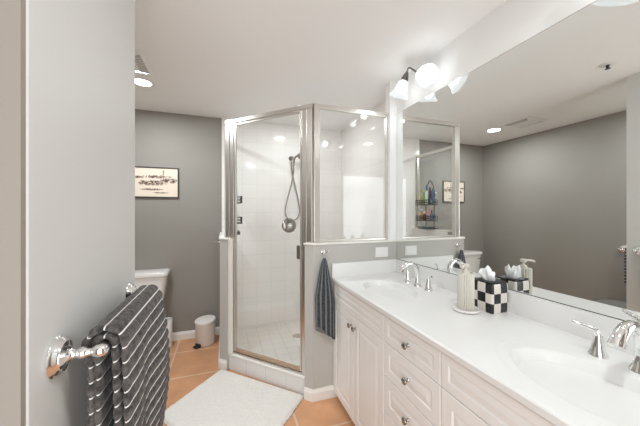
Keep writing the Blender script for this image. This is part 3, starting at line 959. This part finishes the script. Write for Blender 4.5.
# shower caddy on the side pane
cad = thing('shower_caddy', 'black wire shower caddy hanging on the side glass, full of bottles', 'caddy', (0.10, 2.965, 1.15))
cx0, cx1, cy0, cy1 = 0.045, 0.165, 2.83, 3.10
def rect_wire(bm, z, r=0.0055, in0=0.0):
    tube(bm, [(cx0 + in0, cy0 + in0, z), (cx1 - in0, cy0 + in0, z), (cx1 - in0, cy1 - in0, z), (cx0 + in0, cy1 - in0, z)], r, seg=8, closed=True)
bm = bmesh.new()
tube(bm, catmull([(cx0, cy0 + 0.06, 1.14), (cx0, cy0 + 0.06, 1.66), (cx0, cy0 + 0.10, 1.76), (cx0, 2.965, 1.80), (cx0, cy1 - 0.10, 1.76), (cx0, cy1 - 0.06, 1.66), (cx0, cy1 - 0.06, 1.14)], 8), 0.0055, seg=8)
obj('hanger', bm, M['black'], cad, smooth=60)
for z in (1.475, 1.265):
    bm = bmesh.new()
    for dz in (0.0, 0.03, 0.06):
        rect_wire(bm, z + dz)
    for k in range(9):
        yy = cy0 + (cy1 - cy0) * k / 8
        tube(bm, [(cx0, yy, z + 0.06), (cx0, yy, z), (cx1, yy, z), (cx1, yy, z + 0.06)], 0.0036, seg=6)
    obj('basket', bm, M['black'], cad, smooth=60)
bm = bmesh.new()
rect_wire(bm, 1.155, in0=0.02); rect_wire(bm, 1.175, in0=0.02)
for k in range(7):
    yy = cy0 + 0.025 + (cy1 - cy0 - 0.05) * k / 6
    tube(bm, [(cx0 + 0.02, yy, 1.155), (cx1 - 0.02, yy, 1.155)], 0.0025, seg=6)
obj('soap_tray', bm, M['black'], cad, smooth=60)
for yy in (cy0 + 0.06, cy1 - 0.06):
    obj('suction_cup', L([(0, 0), (0.022, 0), (0.020, 0.006), (0.008, 0.014), (0, 0.015)], seg=20, mt=frame_mt((0.022, yy, 1.62), (1, 0, 0))), M['plastic'], cad, smooth=50)

def bottle(x, y, z, r, h, m, capm, label, flatx=0.7, caph=0.03, group=None):
    t = thing('toiletry_bottle', label, 'bottle', (x, y, z), 'bottles in the shower caddy')
    obj('body', L([(0, 0), (r * 0.9, 0), (r, 0.006), (r, h * 0.72), (r * 0.92, h * 0.85), (r * 0.5, h * 0.95), (r * 0.42, h), (0, h)], seg=28, mt=Matrix.Translation((x, y, z)), sx=flatx), m, t, smooth=50)
    obj('cap', L([(0, h), (r * 0.5, h), (r * 0.5, h + caph), (r * 0.42, h + caph + 0.004), (0, h + caph + 0.004)], seg=24, mt=Matrix.Translation((x, y, z)), sx=max(flatx, 0.8)), capm, t, smooth=45)
    return t
col = lambda n, c: mat(n, c, 0.3, noise=0.02)
c_yel = col('yellow_plastic', (0.50, 0.45, 0.08)); c_blu = col('blue_plastic', (0.04, 0.12, 0.26)); c_wht = col('milk_plastic', (0.72, 0.74, 0.72))
c_grn = col('green_plastic', (0.16, 0.36, 0.12)); c_pnk = col('pink_plastic', (0.66, 0.32, 0.28)); c_nav = col('navy_plastic', (0.02, 0.025, 0.04)); c_amb = col('amber_plastic', (0.55, 0.33, 0.12))
c_teal = col('teal_soap', (0.10, 0.36, 0.36))
zb1, zb2 = 1.4785, 1.2685
bottle(0.105, 3.070, zb1, 0.026, 0.125, c_amb, c_yel, 'small amber bottle at the left end of the caddy top basket')
bottle(0.105, 3.012, zb1, 0.028, 0.165, c_grn, c_yel, 'green bottle with yellow cap in the caddy top basket')
bottle(0.105, 2.955, zb1, 0.027, 0.185, c_wht, c_blu, 'white bottle with blue cap in the caddy top basket', caph=0.07)
bottle(0.105, 2.897, zb1, 0.026, 0.20, c_nav, M['black'], 'tall black bottle in the caddy top basket', caph=0.02)
bottle(0.105, 2.850, zb1, 0.015, 0.19, c_blu, c_nav, 'slim blue tube in the caddy top basket', caph=0.01)
bottle(0.105, 3.060, zb2, 0.027, 0.12, c_amb, M['plastic'], 'amber bottle with white cap in the caddy lower basket')
bottle(0.105, 2.995, zb2, 0.028, 0.09, c_nav, c_wht, 'short navy bottle in the caddy lower basket')
bottle(0.105, 2.925, zb2, 0.030, 0.145, c_pnk, c_pnk, 'pink bottle in the caddy lower basket', caph=0.025)
bottle(0.105, 2.865, zb2, 0.022, 0.10, c_blu, c_nav, 'short blue bottle at the right end of the caddy lower basket')
sb = obj('soap_bar', L([(0, 0), (0.030, 0), (0.038, 0.006), (0.038, 0.016), (0.030, 0.022), (0, 0.022)], seg=32, mt=Matrix.Translation((0.105, 2.965, 1.158)), sx=0.75, sy=1.7), c_teal, None, smooth=60)
tag(sb, 'teal soap bar lying on the caddy bottom tray', 'soap')

# ------------------------------------------------------------------ picture
PX0, PX1, PZ0, PZ1 = -0.882, -0.465, 1.530, 1.850
pic = thing('framed_print', 'small framed sketch of a landscape on the grey wall above the toilet', 'picture', ((PX0 + PX1) / 2, Y2, PZ0))
bm = bmesh.new()
fw2 = 0.010
for (xa, xb, za, zb) in ((PX0, PX1, PZ0, PZ0 + fw2), (PX0, PX1, PZ1 - fw2, PZ1), (PX0, PX0 + fw2, PZ0 + fw2, PZ1 - fw2), (PX1 - fw2, PX1, PZ0 + fw2, PZ1 - fw2)):
    box(bm, xa, xb, Y2 - 0.02, Y2, za, zb)
obj('frame', bm, M['frame'], pic, bevel=0.001)
def sketch_mat():
    m = bpy.data.materials.new('ink_sketch_on_cream')
    m.use_nodes = True
    nt = m.node_tree
    b = nt.nodes['Principled BSDF']
    b.inputs['Roughness'].default_value = 0.35
    N = nt.nodes.new
    lk = nt.links.new
    tc = N('ShaderNodeTexCoord')
    sep = N('ShaderNodeSeparateXYZ')
    lk(tc.outputs['Object'], sep.inputs[0])
    def mth(op, a, b_=None, c=None):
        n = N('ShaderNodeMath'); n.operation = op
        for i, v in enumerate((a, b_, c)):
            if v is None: continue
            if isinstance(v, (int, float)): n.inputs[i].default_value = v
            else: lk(v, n.inputs[i])
        return n.outputs[0]
    u = mth('DIVIDE', mth('SUBTRACT', sep.outputs['X'], PX0), PX1 - PX0)
    v = mth('DIVIDE', mth('SUBTRACT', sep.outputs['Z'], PZ0), PZ1 - PZ0)
    nz = N('ShaderNodeTexNoise'); nz.inputs['Scale'].default_value = 26; nz.inputs['Detail'].default_value = 6
    lk(tc.outputs['Object'], nz.inputs['Vector'])
    nz2 = N('ShaderNodeTexNoise'); nz2.inputs['Scale'].default_value = 75; nz2.inputs['Detail'].default_value = 4
    lk(tc.outputs['Object'], nz2.inputs['Vector'])
    def band(cu, cv, ru, rv):
        du = mth('DIVIDE', mth('SUBTRACT', u, cu), ru)
        dv = mth('DIVIDE', mth('SUBTRACT', v, cv), rv)
        d2 = mth('ADD', mth('MULTIPLY', du, du), mth('MULTIPLY', dv, dv))
        return mth('MAXIMUM', mth('SUBTRACT', 1.0, d2), 0.0)
    bands = band(0.42, 0.48, 0.36, 0.10)
    for bb in (band(0.50, 0.68, 0.38, 0.06), band(0.18, 0.48, 0.09, 0.09), band(0.78, 0.56, 0.24, 0.10), band(0.65, 0.80, 0.02, 0.14), band(0.40, 0.27, 0.30, 0.04), band(0.60, 0.16, 0.2, 0.03), band(0.12, 0.66, 0.14, 0.05)):
        bands = mth('MAXIMUM', bands, bb)
    ink = mth('MULTIPLY', mth('POWER', bands, 0.4), mth('SUBTRACT', mth('MULTIPLY', mth('ADD', nz.outputs['Fac'], mth('MULTIPLY', nz2.outputs['Fac'], 0.9)), 2.1), 1.22))
    rp = N('ShaderNodeValToRGB')
    rp.color_ramp.elements[0].position = 0.42; rp.color_ramp.elements[0].color = (0.74, 0.64, 0.53, 1)
    rp.color_ramp.elements[1].position = 1.0; rp.color_ramp.elements[1].color = (0.05, 0.035, 0.03, 1)
    e = rp.color_ramp.elements.new(0.62); e.color = (0.30, 0.21, 0.16, 1)
    lk(ink, rp.inputs[0])
    lk(rp.outputs[0], b.inputs['Base Color'])
    return m
obj('print', B(PX0 + fw2, PX1 - fw2, Y2 - 0.012, Y2 - 0.002, PZ0 + fw2, PZ1 - fw2), sketch_mat(), pic)

# ------------------------------------------------------------------ toilet
TX = -0.785
toi = thing('toilet', 'white two-piece toilet against the grey far wall', 'toilet', (TX, 2.9, 0))
bm = bmesh.new()
def rrect(bm, cx, cy, hx, hy, r, z, n=6):
    pts = []
    for (sx, sy), a0 in (((1, 1), 0), ((-1, 1), pi / 2), ((-1, -1), pi), ((1, -1), 1.5 * pi)):
        for k in range(n + 1):
            a = a0 + k / n * pi / 2
            pts.append(bm.verts.new((cx + sx * (hx - r) + r * cos(a), cy + sy * (hy - r) + r * sin(a), z)))
    return pts
def loft(bm, rings, capb=True, capt=True):
    for A, C in zip(rings, rings[1:]):
        n = len(A)
        for i in range(n):
            bm.faces.new((A[i], A[(i + 1) % n], C[(i + 1) % n], C[i]))
    if capb: bm.faces.new(rings[0][::-1])
    if capt: bm.faces.new(rings[-1])
TY = 3.165
loft(bm, [rrect(bm, TX, TY, hx, hy, 0.05, z) for hx, hy, z in ((0.165, 0.085, 0.395), (0.185, 0.092, 0.43), (0.205, 0.097, 0.52), (0.225, 0.100, 0.66), (0.230, 0.100, 0.735))])
obj('tank', bm, M['ceramic'], toi, smooth=50)
bm = bmesh.new()
loft(bm, [rrect(bm, TX, TY, hx, hy, 0.05, z) for hx, hy, z in ((0.232, 0.102, 0.7352), (0.246, 0.112, 0.742), (0.248, 0.114, 0.768), (0.242, 0.108, 0.780), (0.20, 0.08, 0.784))])
obj('tank_lid', bm, M['ceramic'], toi, smooth=50)
bm = bmesh.new()
def egg(bm, z, ry0, ry1, rx, cy, n=36):
    return [bm.verts.new((TX + rx * sin(2 * pi * i / n), cy + (ry0 if cos(2 * pi * i / n) > 0 else ry1) * cos(2 * pi * i / n), z)) for i in range(n)]
loft(bm, [egg(bm, z, a, b_, rx, cy) for z, a, b_, rx, cy in ((0.0, 0.22, 0.19, 0.11, 2.93), (0.03, 0.22, 0.18, 0.105, 2.93), (0.14, 0.20, 0.17, 0.10, 2.93), (0.24, 0.21, 0.21, 0.135, 2.91), (0.33, 0.22, 0.26, 0.175, 2.87), (0.385, 0.22, 0.275, 0.185, 2.86), (0.394, 0.21, 0.27, 0.18, 2.86))])
obj('bowl', bm, M['ceramic'], toi, smooth=60)
bm = bmesh.new()
loft(bm, [egg(bm, z, a, b_, rx, 2.86) for z, a, b_, rx in ((0.3945, 0.185, 0.275, 0.186), (0.400, 0.19, 0.28, 0.19), (0.412, 0.19, 0.28, 0.19), (0.416, 0.185, 0.275, 0.186))])
obj('seat', bm, M['plastic'], toi, smooth=50)
bm = bmesh.new()
loft(bm, [egg(bm, z, a, b_, rx, 2.86) for z, a, b_, rx in ((0.417, 0.18, 0.272, 0.184), (0.422, 0.185, 0.278, 0.188), (0.432, 0.185, 0.276, 0.187), (0.440, 0.16, 0.25, 0.165))])
obj('lid', bm, M['plastic'], toi, smooth=50)
fl = obj('flush_lever', T(catmull([(TX - 0.17, TY - 0.10, 0.69), (TX - 0.17, TY - 0.118, 0.69), (TX - 0.14, TY - 0.124, 0.687), (TX - 0.10, TY - 0.124, 0.68)], 4), 0.007, seg=10), M['chrome'], toi, smooth=60)

# brush holder and bin
bh = thing('toilet_brush_holder', 'slim white open-topped holder on the floor right of the toilet', 'toilet brush holder', (-0.555, 3.13, 0))
obj('canister', L([(0, 0.0), (0.046, 0.0), (0.050, 0.01), (0.052, 0.285), (0.050, 0.29), (0.045, 0.288), (0.044, 0.27), (0.042, 0.02), (0, 0.02)], seg=36, mt=Matrix.Translation((-0.555, 3.13, 0))), M['plastic'], bh, smooth=45)
obj('brush', L([(0, 0.025), (0.03, 0.03), (0.034, 0.09), (0.02, 0.11), (0.007, 0.12), (0.007, 0.27), (0.010, 0.275), (0.010, 0.282), (0, 0.284)], seg=20, mt=Matrix.Translation((-0.555, 3.13, 0))), M['black'], bh, smooth=45)

bx, by = -0.190, 3.10
tc_ = thing('pedal_bin', 'small round cream pedal bin on the floor against the far wall', 'bin', (bx, by, 0))
obj('bin_body', L([(0, 0.004), (0.090, 0.004), (0.094, 0.012), (0.094, 0.022), (0.0955, 0.024), (0.0985, 0.215), (0.1005, 0.22), (0.1005, 0.228), (0, 0.228)], seg=48, mt=Matrix.Translation((bx, by, 0))), M['enamel'], tc_, smooth=40)
lidm = Matrix.Translation((bx, by, 0.2285)) @ Matrix.Rotation(radians(7), 4, 'X')
lidm = Matrix.Translation((bx, by, 0.231)) @ Matrix.Rotation(radians(4), 4, 'X') @ Matrix.Rotation(radians(-4), 4, 'Y')
obj('bin_lid', L([(0, 0.0), (0.099, 0.0), (0.1035, 0.004), (0.1035, 0.016), (0.099, 0.024), (0.06, 0.033), (0, 0.036)], seg=48, mt=lidm), M['enamel'], tc_, smooth=40)
bm = bmesh.new()
pa = radians(228)
px_, py_ = bx + 0.107 * cos(pa), by + 0.107 * sin(pa)
bmx = Matrix.Translation((px_, py_, 0)) @ Matrix.Rotation(pa, 4, 'Z')
box(bm, -0.03, 0.035, -0.026, 0.026, 0.010, 0.024, mt=bmx)
box(bm, -0.03, 0.0, -0.032, 0.032, 0.002, 0.036, mt=bmx)
obj('pedal', bm, M['black'], tc_, bevel=0.004)

# ------------------------------------------------------------------ bath mat
rug = thing('bath_mat', 'cream shaggy bath mat lying on the tiles before the shower', 'bath mat', (0.14, 2.03, 0))
bm = bmesh.new()
corn = [Vector((-0.435, 2.085)), Vector((0.40, 1.40)), Vector((0.615, 1.93)), Vector((-0.05, 2.505))]
# corners: left, near, right, far
corn = [Vector((-0.425, 2.085)), Vector((0.055, 1.40)), Vector((0.562, 1.955)), Vector((-0.028, 2.518))]
nu, nv = 110, 90
g = []
random.seed(3)
for i in range(nu + 1):
    row = []
    u = i / nu
    for j in range(nv + 1):
        v = j / nv
        p = (corn[0] * (1 - u) + corn[1] * u) * (1 - v) + (corn[3] * (1 - u) + corn[2] * u) * v
        e = min(u * 0.85, (1 - u) * 0.85, v * 0.72, (1 - v) * 0.72)
        z = 0.024 * min(1, sqrt(max(e, 0) / 0.025)) + 0.004
        z += (random.random() - 0.5) * 0.006
        jx, jy = (random.random() - 0.5) * 0.005, (random.random() - 0.5) * 0.005
        row.append(bm.verts.new((p.x + jx, p.y + jy, z if e > 0 else 0.004)))
    g.append(row)
for i in range(nu):
    for j in range(nv):
        bm.faces.new((g[i][j], g[i + 1][j], g[i + 1][j + 1], g[i][j + 1]))
obj('pile', bm, M['rug'], rug, smooth=180)
bm = bmesh.new(); prism(bm, [(c.x, c.y) for c in corn], 0.0005, 0.006)
obj('backing', bm, M['rug_back'], rug)

# ------------------------------------------------------------------ towel bars and towels
def towel_bar(xw, y0, y1, z, proj, name_label, sgn=1):
    t = thing('towel_bar', name_label, 'towel bar', (xw, (y0 + y1) / 2, z))
    for y in (y0, y1):
        fm = frame_mt((xw, y, z), (sgn, 0, 0))
        p = obj('post', L([(0, 0), (0.040, 0), (0.0410, 0.004), (0.037, 0.008), (0.036, 0.011), (0.030, 0.014), (0.029, 0.018), (0.020, 0.022), (0.0105, 0.027), (0.0085, 0.034), (0.0105, 0.040), (0.0125, 0.045), (0.0105, 0.051), (0.008, 0.055), (0.0075, 0.060), (0.010, proj - 0.012), (0.0135, proj - 0.004), (0.0145, proj + 0.004), (0.012, proj + 0.012), (0.006, proj + 0.016), (0, proj + 0.017)], seg=32, mt=fm), M['chrome'], t, smooth=50)
    obj('bar', T([(xw + sgn * proj, y0, z), (xw + sgn * proj, y1, z)], 0.0075, seg=16), M['chrome'], t, smooth=60)
    return t
BX = -0.324
BZ = 1.087
PROJ = 0.074
towel_bar(BX, 0.700, 1.143, BZ, PROJ, 'chrome towel bar on the white partition at the left, carrying the striped towel')

def towel_mesh(bar_x, bar_z, y0, y1, front_len, back_len, layers, sgn=1, bulge=0.028, near=0.02, per=0.0335):
    """folded cloth hanging over a bar; every layer a closed slab with puffed bands; UV y = metres along the cloth"""
    bm = bmesh.new()
    uvl = bm.loops.layers.uv.new('UVMap')
    ny = 30
    ys = [0.0, 0.004, 0.010, 0.018, 0.03]
    tot = y1 - y0
    ys = [y0 + a for a in ys] + [y0 + 0.03 + (tot - 0.06) * k / ny for k in range(1, ny)] + [y1 - a for a in ys[::-1]]
    for li, (r0, th, fl_, bl_) in enumerate(layers):
        arc = pi * r0
        total = bl_ + arc + fl_
        ns = int(total / per * 8)
        secs = []
        for yi, y in enumerate(ys):
            q = (y - y0) / tot
            eend = min(y - y0, y1 - y)
            tf = sqrt(max(0.0, 1 - (1 - min(eend / 0.012, 1)) ** 2)) * 0.86 + 0.14
            outp, inp, svals = [], [], []
            for k in range(ns + 1):
                s_ = total * k / ns
                t = s_ - (bl_ + arc / 2)           # 0 on top of the bar, + down the front
                if s_ < bl_:
                    v = bl_ - s_
                    cxn, czn, nx, nz = -r0, -v, -1.0, 0.0
                elif s_ < bl_ + arc:
                    a = (s_ - bl_) / r0
                    cxn, czn, nx, nz = -r0 * cos(a), r0 * sin(a), -cos(a), sin(a)
                else:
                    v = s_ - bl_ - arc
                    cxn, czn, nx, nz = r0, -v, 1.0, 0.0
                vv = max(0.0, -czn)
                side = 1 if t > 0 else -1
                bl = bulge * sin(pi * min(vv / 0.50, 1.0)) * (0.25 + 0.75 * q) * (0.6 + 0.4 * (r0 / layers[-1][0]))
                wv = 0.005 * sin(q * 9 + vv * 5) * min(1, vv / 0.15) * min(1, q * 3)
                nr = near * (1 - q) ** 2 * min(1.0, vv / 0.05) * (r0 / layers[-1][0])
                if side > 0:
                    cxn += bl + wv + nr
                else:
                    cxn += wv * 0.2 + 0.010 * min(1, vv / 0.05) * (r0 / layers[-1][0])
                ph = (t / per) % 1.0
                puff = abs(sin(pi * ph)) ** 0.55
                rib = 1.0 + 0.10 * sin(y * 2 * pi / 0.045)
                h = th * (0.18 + 0.82 * puff * rib) * tf / 2
                h0 = th * (0.30 + 0.55 * puff) * tf / 2
                outp.append((cxn + nx * h, czn + nz * h))
                inp.append((cxn - nx * h0, czn - nz * h0))
                svals.append(t + 10 * per)
            loop = [(p, sv_) for p, sv_ in zip(outp, svals)] + [(p, sv_) for p, sv_ in zip(inp[::-1], svals[::-1])]
            secs.append([(bm.verts.new((bar_x + sgn * p[0], y, bar_z + p[1])), sv_) for p, sv_ in loop])
        m = len(secs[0])
        for yi in range(len(secs) - 1):
            A, C = secs[yi], secs[yi + 1]
            for k in range(m):
                k2 = (k + 1) % m
                f = bm.faces.new((A[k][0], A[k2][0], C[k2][0], C[k][0]))
                for lp, (sv_, yy) in zip(f.loops, ((A[k][1], ys[yi]), (A[k2][1], ys[yi]), (C[k2][1], ys[yi + 1]), (C[k][1], ys[yi + 1]))):
                    lp[uvl].uv = (yy, sv_)
        for sec, yy in ((secs[0], y0), (secs[-1], y1)):   # end strips
            for k in range(m // 2 - 1):
                a_, b2, c_, d_ = sec[k], sec[k + 1], sec[m - 2 - k], sec[m - 1 - k]
                f = bm.faces.new((a_[0], b2[0], c_[0], d_[0]))
                for lp, sv_ in zip(f.loops, (a_[1], b2[1], c_[1], d_[1])):
                    lp[uvl].uv = (yy, sv_)
    return bm
bm = towel_mesh(BX + PROJ, BZ, 0.722, 1.095, 0.5, 0.5, [(0.0170, 0.0185, 0.50, 0.46), (0.0350, 0.0190, 0.53, 0.47)], bulge=0.027, near=0.0)
tw = obj('bath_towel', bm, M['towel'], None, smooth=180)
tag(tw, 'dark grey towel with thin white stripes folded over the near chrome towel bar', 'towel')

towel_bar(XL, 1.12, 1.645, 0.994, 0.074, 'chrome towel bar on the grey left wall, its end seen in the mirror')
bm = towel_mesh(XL + 0.074, 0.994, 1.15, 1.597, 0.45, 0.4, [(0.0145, 0.012, 0.34, 0.30)], bulge=0.01, near=0.0)
tw2 = obj('bath_towel', bm, M['towel'], None, smooth=180)
tag(tw2, 'dark towel on the left wall bar, peeking past the partition in the mirror', 'towel')

# hook with hand towel on the low wall
def robe_hook(loc, axis, label):
    t = thing('robe_hook', label, 'hook', loc, 'chrome robe hooks')
    fm = frame_mt(loc, axis)
    obj('rosette', L([(0, 0), (0.019, 0), (0.019, 0.004), (0.012, 0.009), (0, 0.009)], seg=28, mt=fm), M['chrome'], t, smooth=45)
    p = Vector(loc); a = Vector(axis)
    side = Vector((0, 0, 1)).cross(a)
    for sg in (1, -1):
        obj('prong', T(catmull([tuple(p + a * 0.006), tuple(p + a * 0.026 + side * 0.008 * sg - Vector((0, 0, 0.004))), tuple(p + a * 0.042 + side * 0.016 * sg + Vector((0, 0, 0.004))), tuple(p + a * 0.050 + side * 0.02 * sg + Vector((0, 0, 0.016)))], 5), [0.0055] * 13 + [0.0075] * 3, seg=12), M['chrome'], t, smooth=60)
    return t
robe_hook((0.687, Y1, 1.085), (0, -1, 0), 'chrome double hook on the low wall beside the vanity, holding the hand towel')
robe_hook((-0.04, 2.72, 1.10), (-1, 0, 0), 'chrome double hook on the low wall facing the toilet')

bm = bmesh.new()
uvl = bm.loops.layers.uv.new('UVMap')
rows, cols = 44, 96
hx, hy, hz = 0.682, Y1 - 0.042, 1.045
g = []
for r in range(rows + 1):
    v = r / rows
    row = []
    for c in range(cols):
        a = 2 * pi * c / cols
        w = 0.010 + 0.064 * min(1, (v / 0.55)) ** 0.75
        d = 0.010 + 0.020 * min(1, v / 0.4) ** 0.8
        fold = 1 + (0.05 + 0.22 * min(1, v * 2)) * sin(a * 7 + 0.6 * sin(v * 5)) * 0.6 + 0.07 * sin(a * 12 + 2) * min(1, v * 2)
        x = hx + w * cos(a) * (1 + 0.05 * sin(a * 5 + v * 2)) + 0.006 * v
        y = hy + d * sin(a) * fold
        zb_ = 0.545 - (0.10 * max(0, cos(a + 0.2)) + 0.02 * sin(a * 3))
        z = hz + (zb_ - hz) * v
        y = min(y, Y1 - 0.004)
        row.append(bm.verts.new((x, y, z)))
    g.append(row)
for r in range(rows):
    for c in range(cols):
        c2 = (c + 1) % cols
        f = bm.faces.new((g[r][c], g[r][c2], g[r + 1][c2], g[r + 1][c]))
        for lp, (cc, rr) in zip(f.loops, ((c, r), (c + 1, r), (c + 1, r + 1), (c, r + 1))):
            lp[uvl].uv = (cc / cols * 0.40, rr / rows * 0.6)
f = bm.faces.new(g[0][::-1])
f2 = bm.faces.new(g[-1])
ht = obj('hand_towel', bm, M['handtowel'], None, smooth=180)
tag(ht, 'slate grey striped hand towel hanging from the hook beside the vanity', 'towel')

# hamper behind the partition (only its rim shows in the mirror)
hm = thing('laundry_hamper', 'low round greige hamper with dark rim by the left wall, seen in the mirror', 'hamper', (-1.06, 1.55, 0))
M['hamper'] = mat('pale_woven_cloth', (0.17, 0.16, 0.142), 0.8, noise=0.08, nscale=60, bump=0.5, bscale=150)
obj('basket', L([(0, 0.0), (0.185, 0.0), (0.19, 0.01), (0.205, 0.43), (0.205, 0.44), (0, 0.44)], seg=56, mt=Matrix.Translation((-1.06, 1.55, 0))), M['hamper'], hm, smooth=45)
obj('lid', L([(0, 0.4405), (0.207, 0.4405), (0.207, 0.452), (0.19, 0.458), (0, 0.462)], seg=56, mt=Matrix.Translation((-1.06, 1.55, 0))), M['hamper'], hm, smooth=45)
obj('rim', T([(-1.06 + 0.207 * cos(2 * pi * k / 56), 1.55 + 0.207 * sin(2 * pi * k / 56), 0.452) for k in range(56)], 0.0045, seg=8, closed=True), M['black'], hm, smooth=60)

# every sub-part sits in its part's own frame
for o in bpy.data.objects:
    if o.parent is not None and o.parent.type == 'MESH':
        o.matrix_parent_inverse = o.parent.matrix_parent_inverse.inverted() if False else Matrix.Identity(4)
